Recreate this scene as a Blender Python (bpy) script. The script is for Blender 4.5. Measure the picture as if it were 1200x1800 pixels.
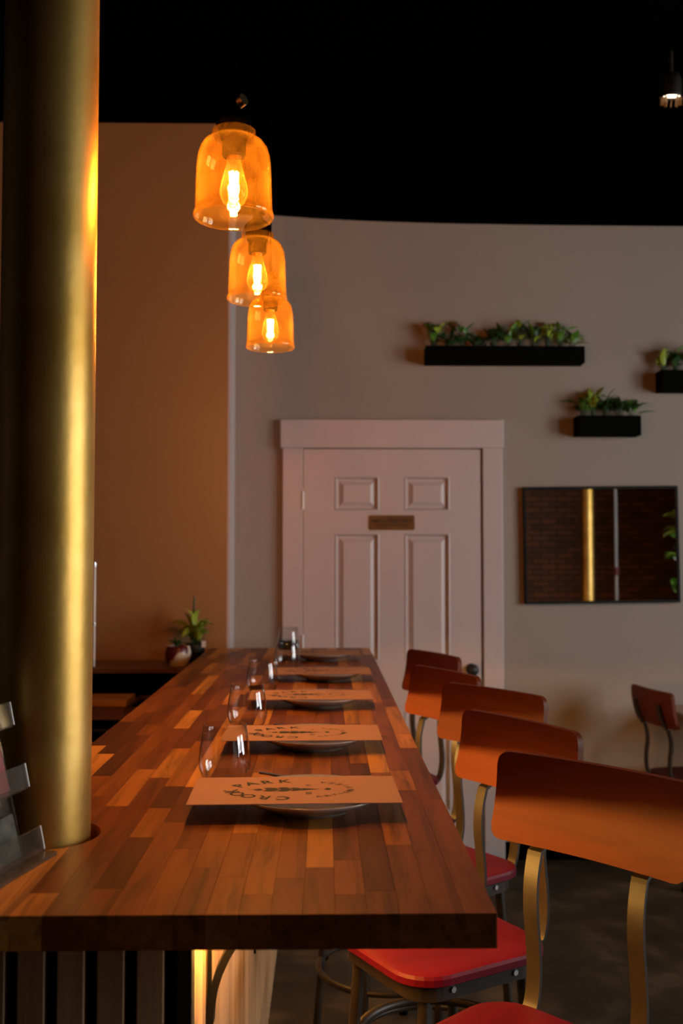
import bpy, bmesh, math, random
from mathutils import Vector, Matrix, Euler
random.seed(7)
S = bpy.context.scene
for o in list(bpy.data.objects): bpy.data.objects.remove(o)
COL = S.collection
R = math.radians
PI = math.pi

# ---------------------------------------------------------------- camera, world, lights, exposure
F = 1750.0                       # focal length in pixels of the 1200x1800 frame
CAM = Vector((0, 0, 1.54))
cd = bpy.data.cameras.new('camera'); cam = bpy.data.objects.new('camera', cd); COL.objects.link(cam)
cd.sensor_fit = 'VERTICAL'; cd.sensor_height = 36.0; cd.sensor_width = 24.0; cd.lens = 36.0 * F / 1800.0
cam.location = CAM
cam.rotation_euler = Euler((R(90 + 2.487), 0, R(-0.95)), 'XYZ')
cd.clip_start = 0.05; cd.clip_end = 100
cd.dof.use_dof = True; cd.dof.focus_distance = 1.95; cd.dof.aperture_fstop = 4.0
S.camera = cam
CM = cam.rotation_euler.to_matrix()
def ray(px, py): return CM @ Vector(((px - 600) / F, -(py - 900) / F, -1.0))
def onz(px, py, z):
    d = ray(px, py); return CAM + d * ((z - CAM.z) / d.z)
def ony(px, py, y):
    d = ray(px, py); return CAM + d * ((y - CAM.y) / d.y)

w = bpy.data.worlds.new('overcast_sky'); S.world = w; w.use_nodes = True
bg = w.node_tree.nodes['Background']
bg.inputs['Color'].default_value = (0.95, 0.95, 0.95, 1)
bg.inputs['Strength'].default_value = 14.0
S.view_settings.view_transform = 'Standard'; S.view_settings.look = 'None'
S.view_settings.gamma = 1.0; S.view_settings.use_curve_mapping = False
S.view_settings.exposure = 0.0

ROOM_X0, ROOM_X1, ROOM_Y0, FAR_Y, CEIL = -3.0, 4.5, -3.0, 5.10, 3.67
LAMP_POWER = 38.0
LED_POWER = 85.0
WINDOWS = [(0.15, 1.5), (1.9, 3.25)]
WZ0, WZ1 = 0.75, 2.85
for (a, b) in WINDOWS:           # portals guide the sky light through the two real openings
    l = bpy.data.lights.new('window_portal', 'AREA'); l.shape = 'RECTANGLE'; l.size = WZ1 - WZ0; l.size_y = b - a
    l.cycles.is_portal = True
    o = bpy.data.objects.new('window_portal', l); COL.objects.link(o)
    o.location = (ROOM_X1 + 0.19, (a + b) / 2, (WZ0 + WZ1) / 2); o.rotation_euler = (0, R(90), 0)

# ---------------------------------------------------------------- materials
MATS = {}
def new_mat(name):
    m = bpy.data.materials.new(name); m.use_nodes = True
    nt = m.node_tree; b = nt.nodes['Principled BSDF']
    MATS[name] = m
    return m, nt, b
def N(nt, t, **kw):
    n = nt.nodes.new(t)
    for k, v in kw.items():
        if k.startswith('i_'): n.inputs[k[2:].replace('_', ' ')].default_value = v
        else: setattr(n, k, v)
    return n
def ramp(nt, fac, stops):
    r = nt.nodes.new('ShaderNodeValToRGB'); e = r.color_ramp.elements
    while len(e) < len(stops): e.new(0.5)
    for i, (p, c) in enumerate(stops): e[i].position = p; e[i].color = (*c, 1)
    nt.links.new(fac, r.inputs['Fac']); return r.outputs['Color']
def plain(name, c, rough=0.5, metal=0.0, var=0.12, scale=6.0, bump=0.0, bscale=60.0, coat=0.0, spec=0.5):
    m, nt, b = new_mat(name)
    tc = N(nt, 'ShaderNodeTexCoord'); no = N(nt, 'ShaderNodeTexNoise'); no.inputs['Scale'].default_value = scale; no.inputs['Detail'].default_value = 4
    nt.links.new(tc.outputs['Object'], no.inputs['Vector'])
    c0 = tuple(max(0, x * (1 - var)) for x in c); c1 = tuple(min(1, x * (1 + var)) for x in c)
    nt.links.new(ramp(nt, no.outputs['Fac'], [(0.3, c0), (0.7, c1)]), b.inputs['Base Color'])
    b.inputs['Roughness'].default_value = rough; b.inputs['Metallic'].default_value = metal
    b.inputs['Specular IOR Level'].default_value = spec; b.inputs['Coat Weight'].default_value = coat
    if bump:
        n2 = N(nt, 'ShaderNodeTexNoise'); n2.inputs['Scale'].default_value = bscale; n2.inputs['Detail'].default_value = 5
        nt.links.new(tc.outputs['Object'], n2.inputs['Vector'])
        bp = N(nt, 'ShaderNodeBump'); bp.inputs['Strength'].default_value = bump; bp.inputs['Distance'].default_value = 0.004
        nt.links.new(n2.outputs['Fac'], bp.inputs['Height']); nt.links.new(bp.outputs['Normal'], b.inputs['Normal'])
    return m
def wood(name, stops, rough=0.35, axis=1, coat=0.0, grain=0.45, freq=1.0, pieces=True, spec=0.5):
    """wood whose tone differs from piece to piece (Object Info random), grain runs along an axis"""
    m, nt, b = new_mat(name)
    tc = N(nt, 'ShaderNodeTexCoord'); oi = N(nt, 'ShaderNodeObjectInfo')
    mp = N(nt, 'ShaderNodeMapping')
    sc = [38.0 * freq] * 3; sc[axis] = 3.0 * freq
    mp.inputs['Scale'].default_value = sc
    off = N(nt, 'ShaderNodeVectorMath', operation='SCALE'); off.inputs[0].default_value = (17.3, 31.7, 11.1)
    nt.links.new(oi.outputs['Random'], off.inputs['Scale'])
    add = N(nt, 'ShaderNodeVectorMath', operation='ADD')
    nt.links.new(tc.outputs['Object'], mp.inputs['Vector']); nt.links.new(mp.outputs['Vector'], add.inputs[0]); nt.links.new(off.outputs['Vector'], add.inputs[1])
    n1 = N(nt, 'ShaderNodeTexNoise'); n1.inputs['Scale'].default_value = 1.0; n1.inputs['Detail'].default_value = 6; n1.inputs['Roughness'].default_value = 0.65; n1.inputs['Distortion'].default_value = 0.6
    nt.links.new(add.outputs['Vector'], n1.inputs['Vector'])
    n2 = N(nt, 'ShaderNodeTexNoise'); n2.inputs['Scale'].default_value = 0.22; n2.inputs['Detail'].default_value = 3
    nt.links.new(add.outputs['Vector'], n2.inputs['Vector'])
    if pieces: base = ramp(nt, oi.outputs['Random'], stops)
    else: base = ramp(nt, n2.outputs['Fac'], stops)
    g = ramp(nt, n1.outputs['Fac'], [(0.28, (1 - grain,) * 3), (0.52, (1, 1, 1)), (0.75, (1 + grain * 0.25,) * 3)])
    mx = N(nt, 'ShaderNodeMix', data_type='RGBA', blend_type='MULTIPLY'); mx.inputs['Factor'].default_value = 1.0
    nt.links.new(base, mx.inputs['A']); nt.links.new(g, mx.inputs['B'])
    g2 = ramp(nt, n2.outputs['Fac'], [(0.25, (0.72, 0.68, 0.66)), (0.6, (1.05, 1.05, 1.05))])
    mx2 = N(nt, 'ShaderNodeMix', data_type='RGBA', blend_type='MULTIPLY'); mx2.inputs['Factor'].default_value = 1.0
    nt.links.new(mx.outputs['Result'], mx2.inputs['A']); nt.links.new(g2, mx2.inputs['B'])
    nt.links.new(mx2.outputs['Result'], b.inputs['Base Color'])
    b.inputs['Roughness'].default_value = rough; b.inputs['Coat Weight'].default_value = coat; b.inputs['Coat Roughness'].default_value = 0.15; b.inputs['Specular IOR Level'].default_value = spec
    bp = N(nt, 'ShaderNodeBump'); bp.inputs['Strength'].default_value = 0.05; bp.inputs['Distance'].default_value = 0.002
    nt.links.new(n1.outputs['Fac'], bp.inputs['Height']); nt.links.new(bp.outputs['Normal'], b.inputs['Normal'])
    return m
def thin_glass(name, face, edge, dust=0.0, dustcol=(1, .6, .2), gloss_rough=0.02, ior=1.45):
    """thin clear or tinted glass: coloured transmission, deeper tint at the rims, Fresnel reflection, a film of dust, also used for lamp glow"""
    m, nt, b = new_mat(name); nt.nodes.remove(b)
    out = nt.nodes['Material Output']
    lw = N(nt, 'ShaderNodeLayerWeight'); lw.inputs['Blend'].default_value = 0.35
    tr = N(nt, 'ShaderNodeBsdfTransparent')
    nt.links.new(ramp(nt, lw.outputs['Facing'], [(0.0, face), (0.6, face), (1.0, edge)]), tr.inputs['Color'])
    gl = N(nt, 'ShaderNodeBsdfGlossy'); gl.inputs['Roughness'].default_value = gloss_rough
    lf = N(nt, 'ShaderNodeLayerWeight'); lf.inputs['Blend'].default_value = 0.5
    pw = N(nt, 'ShaderNodeMath', operation='POWER'); pw.inputs[1].default_value = 3.2; nt.links.new(lf.outputs['Facing'], pw.inputs[0])
    f0 = ((ior - 1) / (ior + 1)) ** 2
    fr = N(nt, 'ShaderNodeMath', operation='MULTIPLY_ADD'); fr.inputs[1].default_value = 0.85 - f0; fr.inputs[2].default_value = f0; nt.links.new(pw.outputs[0], fr.inputs[0])
    last = tr.outputs[0]
    if dust:
        tl = N(nt, 'ShaderNodeBsdfTranslucent'); tl.inputs['Color'].default_value = (*dustcol, 1)
        df = N(nt, 'ShaderNodeBsdfDiffuse'); df.inputs['Color'].default_value = (*dustcol, 1)
        m0 = N(nt, 'ShaderNodeMixShader'); nt.links.new(tl.outputs[0], m0.inputs[1]); nt.links.new(df.outputs[0], m0.inputs[2])
        tc = N(nt, 'ShaderNodeTexCoord'); no = N(nt, 'ShaderNodeTexNoise'); no.inputs['Scale'].default_value = 28; no.inputs['Detail'].default_value = 6
        nt.links.new(tc.outputs['Object'], no.inputs['Vector'])
        mr = N(nt, 'ShaderNodeMapRange'); mr.inputs['From Min'].default_value = 0.35; mr.inputs['From Max'].default_value = 0.7
        mr.inputs['To Min'].default_value = dust * 0.6; mr.inputs['To Max'].default_value = dust * 1.5
        nt.links.new(no.outputs['Fac'], mr.inputs['Value'])
        lp = N(nt, 'ShaderNodeMath', operation='POWER'); lp.inputs[1].default_value = 3.0; nt.links.new(lf.outputs['Facing'], lp.inputs[0])
        lm = N(nt, 'ShaderNodeMath', operation='MULTIPLY_ADD'); lm.inputs[1].default_value = 5.0; lm.inputs[2].default_value = 1.0; nt.links.new(lp.outputs[0], lm.inputs[0])
        mu = N(nt, 'ShaderNodeMath', operation='MULTIPLY'); nt.links.new(mr.outputs[0], mu.inputs[0]); nt.links.new(lm.outputs[0], mu.inputs[1])
        m1 = N(nt, 'ShaderNodeMixShader'); nt.links.new(mu.outputs[0], m1.inputs['Fac']); nt.links.new(last, m1.inputs[1]); nt.links.new(m0.outputs[0], m1.inputs[2]); last = m1.outputs[0]
    m2 = N(nt, 'ShaderNodeMixShader'); nt.links.new(fr.outputs[0], m2.inputs['Fac']); nt.links.new(last, m2.inputs[1]); nt.links.new(gl.outputs[0], m2.inputs[2])
    nt.links.new(m2.outputs[0], out.inputs['Surface'])
    return m
def emit(name, c, s):
    m, nt, b = new_mat(name)
    b.inputs['Base Color'].default_value = (*c, 1); b.inputs['Emission Color'].default_value = (*c, 1); b.inputs['Emission Strength'].default_value = s
    return m

M_far = plain('wall_paint_greige', (0.33, 0.278, 0.232), 0.85, var=0.03, scale=2.5, bump=0.08, bscale=140)
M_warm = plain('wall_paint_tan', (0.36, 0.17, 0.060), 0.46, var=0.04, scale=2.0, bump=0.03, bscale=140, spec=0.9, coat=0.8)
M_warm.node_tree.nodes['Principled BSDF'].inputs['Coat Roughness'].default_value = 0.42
M_black = plain('black_paint', (0.0012, 0.0012, 0.0012), 0.95, var=0.1, spec=0.0)
M_white = plain('door_white_paint', (0.56, 0.475, 0.46), 0.45, var=0.02, scale=3.0)
M_blacksat = plain('black_satin', (0.012, 0.011, 0.010), 0.5, var=0.2)
M_blackmatt = plain('matt_black_steel', (0.006, 0.006, 0.006), 0.6, var=0.2, spec=0.2)
M_steel = plain('black_green_steel', (0.020, 0.014, 0.010), 0.42, metal=0.0, var=0.25, scale=20, spec=0.3)
M_chrome = plain('chrome', (0.7, 0.72, 0.74), 0.18, metal=1.0, var=0.04)
M_brass = plain('aged_brass', (0.62, 0.45, 0.24), 0.28, metal=1.0, var=0.15, scale=30)
M_bronze = plain('bronze_plaque', (0.16, 0.075, 0.022), 0.45, metal=0.35, var=0.2, scale=12)
M_ink = plain('dark_ink', (0.020, 0.026, 0.018), 0.7, var=0.2)
M_inksoft = plain('faded_ink', (0.11, 0.075, 0.045), 0.7, var=0.2)
M_paper = plain('card_paper', (0.46, 0.25, 0.145), 0.75, var=0.03, scale=9)
M_napkin = plain('napkin_paper', (0.44, 0.26, 0.17), 0.9, var=0.05, scale=30, bump=0.1, bscale=300)
M_plate = plain('glazed_stoneware', (0.42, 0.38, 0.34), 0.16, var=0.05, scale=20, coat=0.5)
M_cutlery = plain('dark_cutlery_steel', (0.22, 0.21, 0.20), 0.25, metal=1.0, var=0.1)
M_soil = plain('soil', (0.03, 0.02, 0.012), 0.95, var=0.5, scale=80)
M_felt = plain('black_felt', (0.002, 0.0024, 0.002), 0.95, spec=0.05, var=0.3, scale=60, bump=0.5, bscale=200)
M_acryl = thin_glass('clear_acrylic', (0.93, 0.92, 0.90), (0.6, 0.58, 0.52), dust=0.03, dustcol=(0.7, 0.68, 0.6))
M_acrylbase = thin_glass('smoky_acrylic', (0.55, 0.52, 0.42), (0.3, 0.27, 0.2), dust=0.12, dustcol=(0.45, 0.4, 0.28))
M_acryledge = plain('lit_edge_and_pale_fittings', (0.78, 0.76, 0.74), 0.3, var=0.08)  # pale tone paints the light caught by acrylic edges; also serves pale fittings
M_glass = thin_glass('clear_glass', (0.98, 0.98, 0.98), (0.42, 0.43, 0.43), ior=1.6)
M_pane = thin_glass('window_glass', (0.96, 0.97, 0.97), (0.8, 0.85, 0.85), ior=1.3)
M_amber = thin_glass('amber_glass', (1.0, 0.86, 0.60), (0.92, 0.58, 0.20), dust=0.010, dustcol=(1.0, 0.62, 0.10), ior=1.4)
M_bulbglass = thin_glass('bulb_glass', (1.0, 0.95, 0.85), (0.95, 0.75, 0.45), dust=0.005, dustcol=(1.0, 0.62, 0.2), ior=1.3)  # amber scatter here stands in for the bloom around the bulb
M_filament = emit('lit_filament', (1.0, 0.66, 0.28), 300.0)
M_led = emit('amber_led_strip', (1.0, 0.50, 0.10), LED_POWER)
M_spotlens = emit('lit_spot_lens', (1.0, 0.80, 0.55), 9.0)
M_staves = wood('acacia_staves', [(0.0, (0.10, 0.027, 0.005)), (0.2, (0.17, 0.045, 0.007)), (0.45, (0.25, 0.075, 0.011)), (0.64, (0.32, 0.105, 0.014)), (0.74, (0.50, 0.20, 0.030)), (1.0, (0.62, 0.28, 0.050))], rough=0.42, coat=0.0, spec=0.28, grain=0.72)
M_slat = wood('walnut_slats', [(0.0, (0.38, 0.23, 0.11)), (1.0, (0.48, 0.30, 0.15))], rough=0.6, axis=2, grain=0.3)
M_stool = wood('red_stained_wood', [(0.0, (0.105, 0.020, 0.0035)), (1.0, (0.125, 0.024, 0.004))], rough=0.5, axis=1, coat=0.0, spec=0.15, grain=0.25, freq=0.8)
M_seat = wood('crimson_stained_seat', [(0.0, (0.072, 0.0008, 0.0075)), (1.0, (0.088, 0.0010, 0.009))], rough=0.45, axis=0, coat=0.0, spec=0.18, grain=0.3, freq=0.8)
M_table = wood('table_wood', [(0.0, (0.40, 0.17, 0.07)), (1.0, (0.45, 0.20, 0.09))], rough=0.3, axis=0, coat=0.3, grain=0.3)
M_board = wood('pale_board_wood', [(0.0, (0.50, 0.27, 0.12)), (1.0, (0.55, 0.30, 0.14))], rough=0.55, axis=0, grain=0.25)
M_darkwood = wood('dark_counter_wood', [(0.0, (0.10, 0.045, 0.018)), (1.0, (0.14, 0.06, 0.024))], rough=0.4, axis=0, grain=0.3)
M_redcard = plain('dark_red_card', (0.26, 0.055, 0.055), 0.5, var=0.15, scale=40)
M_greycard = plain('grey_card', (0.40, 0.36, 0.32), 0.5, var=0.2, scale=50)
M_darkcard = plain('dark_photo_card', (0.05, 0.055, 0.045), 0.4, var=0.8, scale=45)
M_potblack = plain('black_pot', (0.012, 0.012, 0.011), 0.5)
def mottled(name, stops, scale, rough, metal=0.0, detail=6, spec=0.5):
    m, nt, b = new_mat(name)
    tc = N(nt, 'ShaderNodeTexCoord'); no = N(nt, 'ShaderNodeTexNoise'); no.inputs['Scale'].default_value = scale; no.inputs['Detail'].default_value = detail; no.inputs['Roughness'].default_value = 0.62
    nt.links.new(tc.outputs['Object'], no.inputs['Vector'])
    nt.links.new(ramp(nt, no.outputs['Fac'], stops), b.inputs['Base Color'])
    b.inputs['Roughness'].default_value = rough; b.inputs['Metallic'].default_value = metal; b.inputs['Specular IOR Level'].default_value = spec
    return m
M_floor = mottled('stained_concrete', [(0.30, (0.014, 0.011, 0.007)), (0.5, (0.030, 0.022, 0.012)), (0.62, (0.060, 0.044, 0.024)), (0.75, (0.10, 0.075, 0.045))], 4.0, 0.55, spec=0.25)
M_potred = mottled('red_white_pot', [(0.42, (0.10, 0.012, 0.016)), (0.5, (0.13, 0.016, 0.02)), (0.53, (0.62, 0.55, 0.45)), (0.7, (0.70, 0.62, 0.5))], 9.0, 0.3, detail=1)
M_leaf_l = mottled('lime_leaf', [(0.3, (0.16, 0.26, 0.02)), (0.7, (0.42, 0.50, 0.05))], 12.0, 0.45)
M_leaf_d = mottled('dark_leaf', [(0.3, (0.010, 0.035, 0.008)), (0.7, (0.035, 0.10, 0.018))], 12.0, 0.4)
M_leaf_m = mottled('green_leaf', [(0.3, (0.045, 0.14, 0.015)), (0.7, (0.13, 0.30, 0.03))], 12.0, 0.4)
# gold painted pipe
M_gold, nt, b = new_mat('gold_paint')
tc = N(nt, 'ShaderNodeTexCoord')
n1 = N(nt, 'ShaderNodeTexNoise'); n1.inputs['Scale'].default_value = 7.0; n1.inputs['Detail'].default_value = 6
nt.links.new(tc.outputs['Object'], n1.inputs['Vector'])
nt.links.new(ramp(nt, n1.outputs['Fac'], [(0.25, (0.38, 0.21, 0.035)), (0.6, (0.52, 0.32, 0.085)), (0.8, (0.60, 0.39, 0.12))]), b.inputs['Base Color'])
b.inputs['Metallic'].default_value = 0.9; b.inputs['Roughness'].default_value = 0.43
mp = N(nt, 'ShaderNodeMapping'); mp.inputs['Scale'].default_value = (14, 14, 7); mp.inputs['Rotation'].default_value = (0.5, 0.3, 0)
nt.links.new(tc.outputs['Object'], mp.inputs['Vector'])
n2 = N(nt, 'ShaderNodeTexNoise'); n2.inputs['Scale'].default_value = 1.6; n2.inputs['Detail'].default_value = 5
nt.links.new(mp.outputs['Vector'], n2.inputs['Vector'])
bp = N(nt, 'ShaderNodeBump'); bp.inputs['Strength'].default_value = 0.22; bp.inputs['Distance'].default_value = 0.003
n3 = N(nt, 'ShaderNodeTexNoise'); n3.inputs['Scale'].default_value = 55.0; n3.inputs['Detail'].default_value = 4
nt.links.new(tc.outputs['Object'], n3.inputs['Vector'])
ad = N(nt, 'ShaderNodeMath', operation='MULTIPLY_ADD'); ad.inputs[1].default_value = 0.45; nt.links.new(n3.outputs['Fac'], ad.inputs[0]); nt.links.new(n2.outputs['Fac'], ad.inputs[2])
nt.links.new(ad.outputs[0], bp.inputs['Height']); nt.links.new(bp.outputs['Normal'], b.inputs['Normal'])
# brick behind the camera, seen only small in the mirror
M_brick, nt, b = new_mat('old_brick')
tc = N(nt, 'ShaderNodeTexCoord'); mp = N(nt, 'ShaderNodeMapping'); mp.inputs['Rotation'].default_value = (R(90), 0, 0)
nt.links.new(tc.outputs['Object'], mp.inputs['Vector'])
bk = N(nt, 'ShaderNodeTexBrick'); bk.inputs['Scale'].default_value = 1.0; bk.inputs['Brick Width'].default_value = 0.22; bk.inputs['Row Height'].default_value = 0.075; bk.inputs['Mortar Size'].default_value = 0.008
bk.inputs['Color1'].default_value = (0.36, 0.13, 0.055, 1); bk.inputs['Color2'].default_value = (0.17, 0.09, 0.05, 1); bk.inputs['Mortar'].default_value = (0.055, 0.045, 0.03, 1)
nt.links.new(mp.outputs['Vector'], bk.inputs['Vector']); nt.links.new(bk.outputs['Color'], b.inputs['Base Color'])
b.inputs['Roughness'].default_value = 0.85
M_mirror, nt, b = new_mat('mirror_silver')
b.inputs['Base Color'].default_value = (0.82, 0.83, 0.82, 1); b.inputs['Metallic'].default_value = 1; b.inputs['Roughness'].default_value = 0.015

# ---------------------------------------------------------------- mesh helpers
class MB:
    def __init__(s): s.v = []; s.f = []; s.sm = []
    def add(s, vs, fs, smooth=False):
        n = len(s.v); s.v += [tuple(v) for v in vs]; s.f += [tuple(i + n for i in f) for f in fs]; s.sm += [smooth] * len(fs); return s
    def box(s, x0, x1, y0, y1, z0, z1, c=0.0):
        if c <= 0:
            vs = [(x, y, z) for z in (z0, z1) for y in (y0, y1) for x in (x0, x1)]
            return s.add(vs, [(0, 2, 3, 1), (4, 5, 7, 6), (0, 1, 5, 4), (2, 6, 7, 3), (0, 4, 6, 2), (1, 3, 7, 5)])
        bm = bmesh.new(); bmesh.ops.create_cube(bm, size=1)
        for v in bm.verts: v.co = Vector(((x0 + x1) / 2 + v.co.x * (x1 - x0), (y0 + y1) / 2 + v.co.y * (y1 - y0), (z0 + z1) / 2 + v.co.z * (z1 - z0)))
        bmesh.ops.bevel(bm, geom=list(bm.edges), offset=c, segments=1, affect='EDGES', profile=0.5)
        bm.verts.index_update()
        s.add([v.co[:] for v in bm.verts], [[v.index for v in f.verts] for f in bm.faces]); bm.free(); return s
    def lathe(s, prof, n=40, c=(0, 0, 0), smooth=True, closed=False):
        vs = []; fs = []; m = len(prof)
        for i in range(n):
            a = 2 * PI * i / n
            for (r, z) in prof: vs.append((c[0] + r * math.cos(a), c[1] + r * math.sin(a), c[2] + z))
        k = m if closed else m - 1
        for i in range(n):
            j = (i + 1) % n
            for q in range(k):
                q2 = (q + 1) % m
                fs.append((i * m + q, j * m + q, j * m + q2, i * m + q2))
        return s.add(vs, fs, smooth)
    def cyl(s, c, r, z0, z1, n=32, r2=None):
        r2 = r if r2 is None else r2
        s.lathe([(r, z0), (r2, z1)], n, c)
        for (rr, z, flip) in ((r, z0, True), (r2, z1, False)):
            vs = [(c[0] + rr * math.cos(2 * PI * i / n), c[1] + rr * math.sin(2 * PI * i / n), c[2] + z) for i in range(n)]
            s.add(vs, [tuple(range(n))[::-1] if flip else tuple(range(n))])
        return s
    def tube(s, pts, r, n=10, caps=True):
        pts = [Vector(p) for p in pts]; rings = []
        up = None
        for i, p in enumerate(pts):
            t = (pts[min(i + 1, len(pts) - 1)] - pts[max(i - 1, 0)]).normalized()
            if up is None:
                up = Vector((0, 0, 1)) if abs(t.z) < 0.9 else Vector((1, 0, 0))
            a = t.cross(up).normalized(); bb = a.cross(t).normalized(); up = bb
            rr = r[i] if isinstance(r, (list, tuple)) else r
            rings.append([p + (a * math.cos(2 * PI * k / n) + bb * math.sin(2 * PI * k / n)) * rr for k in range(n)])
        vs = [v for g in rings for v in g]; fs = []
        for i in range(len(rings) - 1):
            for k in range(n):
                fs.append((i * n + k, i * n + (k + 1) % n, (i + 1) * n + (k + 1) % n, (i + 1) * n + k))
        s.add(vs, fs, True)
        if caps: s.add(rings[0], [tuple(range(n))[::-1]]); s.add(rings[-1], [tuple(range(n))])
        return s
    def strap(s, pts, width, th, waxis=(0, 1, 0)):
        """flat bar swept along pts; width along waxis"""
        pts = [Vector(p) for p in pts]; wv = Vector(waxis).normalized(); vs = []; fs = []
        for i, p in enumerate(pts):
            t = (pts[min(i + 1, len(pts) - 1)] - pts[max(i - 1, 0)]).normalized()
            nn = t.cross(wv).normalized()
            for (a, c) in ((-1, -1), (1, -1), (1, 1), (-1, 1)): vs.append(p + wv * (a * width / 2) + nn * (c * th / 2))
        for i in range(len(pts) - 1):
            for k in range(4): fs.append((i * 4 + k, i * 4 + (k + 1) % 4, (i + 1) * 4 + (k + 1) % 4, (i + 1) * 4 + k))
        n = len(pts) - 1
        fs += [(3, 2, 1, 0), (n * 4, n * 4 + 1, n * 4 + 2, n * 4 + 3)]
        return s.add(vs, fs)
    def prism(s, poly, z0, z1, smooth=False):
        n = len(poly); vs = [(x, y, z0) for x, y in poly] + [(x, y, z1) for x, y in poly]
        fs = [tuple(range(n))[::-1], tuple(range(n, 2 * n))] + [(i, (i + 1) % n, n + (i + 1) % n, n + i) for i in range(n)]
        return s.add(vs, fs)
    def mesh(s, name):
        me = bpy.data.meshes.new(name); me.from_pydata(s.v, [], s.f)
        bm = bmesh.new(); bm.from_mesh(me); bmesh.ops.recalc_face_normals(bm, faces=list(bm.faces)); bm.to_mesh(me); bm.free()
        me.polygons.foreach_set('use_smooth', s.sm); me.update(); return me
    def build(s, name, mat, parent=None, loc=None, label=None):
        me = s.mesh(name); me.materials.append(mat); return link(name, me, parent, loc, label)
def link(name, me, parent=None, loc=None, label=None):
    o = bpy.data.objects.new(name, me); COL.objects.link(o); o.parent = parent
    if loc is not None: o.location = loc
    if label: o['label'] = label
    return o
def thing(name, label, cat, loc=(0, 0, 0), rz=0.0, group=None):
    o = bpy.data.objects.new(name, None); COL.objects.link(o); o.location = loc; o.rotation_euler = (0, 0, rz); o.empty_display_size = 0.1
    return tag(o, label, cat, group)
def tag(o, label, cat, group=None):
    o['label'] = label; o['category'] = cat
    if group: o['group'] = group
    return o
def struct(o, label=None):
    o['kind'] = 'structure'
    if label: o['label'] = label
    return o
def copy_tree(o, parent=None):
    c = o.copy(); COL.objects.link(c); c.parent = parent
    for ch in [x for x in o.children]: copy_tree(ch, c)
    return c
def bevel(o, wd, seg=2):
    m = o.modifiers.new('bevel', 'BEVEL'); m.width = wd; m.segments = seg; m.limit_method = 'ANGLE'; return o
def rrect(w, d, r, n=6):
    pts = []
    for (cx, cy, a0) in ((w / 2 - r, d / 2 - r, 0), (-w / 2 + r, d / 2 - r, 90), (-w / 2 + r, -d / 2 + r, 180), (w / 2 - r, -d / 2 + r, 270)):
        for i in range(n + 1):
            a = R(a0 + 90 * i / n); pts.append((cx + r * math.cos(a), cy + r * math.sin(a)))
    return pts
def text_mesh(body, size, name='lettering', align='CENTER'):
    cu = bpy.data.curves.new(name, 'FONT'); cu.body = body; cu.size = size; cu.align_x = align; cu.align_y = 'CENTER'; cu.resolution_u = 2; cu.fill_mode = 'FRONT'
    cu.offset = size * 0.022
    ob = bpy.data.objects.new(name, cu); COL.objects.link(ob)
    dg = bpy.context.evaluated_depsgraph_get()
    me = bpy.data.meshes.new_from_object(ob.evaluated_get(dg))
    bpy.data.objects.remove(ob); bpy.data.curves.remove(cu)
    return [v.co.copy() for v in me.vertices], [tuple(p.vertices) for p in me.polygons], me

# ---------------------------------------------------------------- room shell
struct(MB().box(ROOM_X0 - 0.2, ROOM_X1 + 0.2, ROOM_Y0 - 0.2, FAR_Y + 0.2, -0.15, 0).build('floor', M_floor), 'dark mottled stained concrete floor')
struct(MB().box(ROOM_X0 - 0.2, ROOM_X1 + 0.2, ROOM_Y0 - 0.2, FAR_Y + 0.2, CEIL, CEIL + 0.15).build('ceiling', M_black), 'black painted ceiling')
struct(MB().box(ROOM_X0, ROOM_X1, FAR_Y, FAR_Y + 0.2, 0, CEIL).build('wall_far', M_far), 'greige painted wall with the white door')
# black paint above a slightly curved line on the far wall
mb = MB(); lo = []
for i in range(25):
    x = -0.46 + i * (ROOM_X1 + 0.46) / 24
    px = 571 + x * F / FAR_Y
    yy = 387.5 - 17.0 * math.exp(-max(0, px - 470) / 190.0)
    lo.append((x, 1.54 + (976 - yy) * FAR_Y / F))
vs = [(x, FAR_Y - 0.006, z) for x, z in lo] + [(x, FAR_Y - 0.006, CEIL) for x, z in lo] + [(x, FAR_Y, z) for x, z in lo] + [(x, FAR_Y, CEIL) for x, z in lo]
n = len(lo); fs = []
for i in range(n - 1): fs += [(i, i + 1, n + i + 1, n + i), (2 * n + i, i, i + 1, 2 * n + i + 1)[::1]]
fs += [(0, n, 3 * n, 2 * n)]
struct(mb.add(vs, fs).build('wall_upper', M_black), 'black upper band of the far wall')
LW_Y, LW_X = 4.84, -0.462
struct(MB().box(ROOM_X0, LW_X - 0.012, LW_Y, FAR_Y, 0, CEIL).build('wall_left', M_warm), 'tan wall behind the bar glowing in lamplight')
struct(MB().box(LW_X - 0.012, LW_X, LW_Y + 0.0, FAR_Y, 0, CEIL).build('wall_left_end', M_white), 'end face of the tan wall, coloured pale for the daylight on it')  # wall end face; its pale colour puts in the daylight falling there
struct(MB().box(ROOM_X0 - 0.2, ROOM_X0, ROOM_Y0, FAR_Y, 0, CEIL).build('wall_side', M_blacksat), 'dark side wall behind the bar')
struct(MB().box(ROOM_X0, ROOM_X1, ROOM_Y0 - 0.2, ROOM_Y0, 0, CEIL).build('wall_near', M_brick), 'old brick wall')
mb = MB(); ys = [ROOM_Y0 - 0.2]
for (a, b_) in WINDOWS: ys += [a, b_]
ys.append(FAR_Y + 0.2)
for i in range(0, len(ys), 2): mb.box(ROOM_X1, ROOM_X1 + 0.2, ys[i], ys[i + 1], 0, CEIL)
for (a, b_) in WINDOWS: mb.box(ROOM_X1, ROOM_X1 + 0.2, a, b_, 0, WZ0); mb.box(ROOM_X1, ROOM_X1 + 0.2, a, b_, WZ1, CEIL)
struct(mb.build('wall_right', M_brick), 'brick wall with two tall windows')
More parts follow.
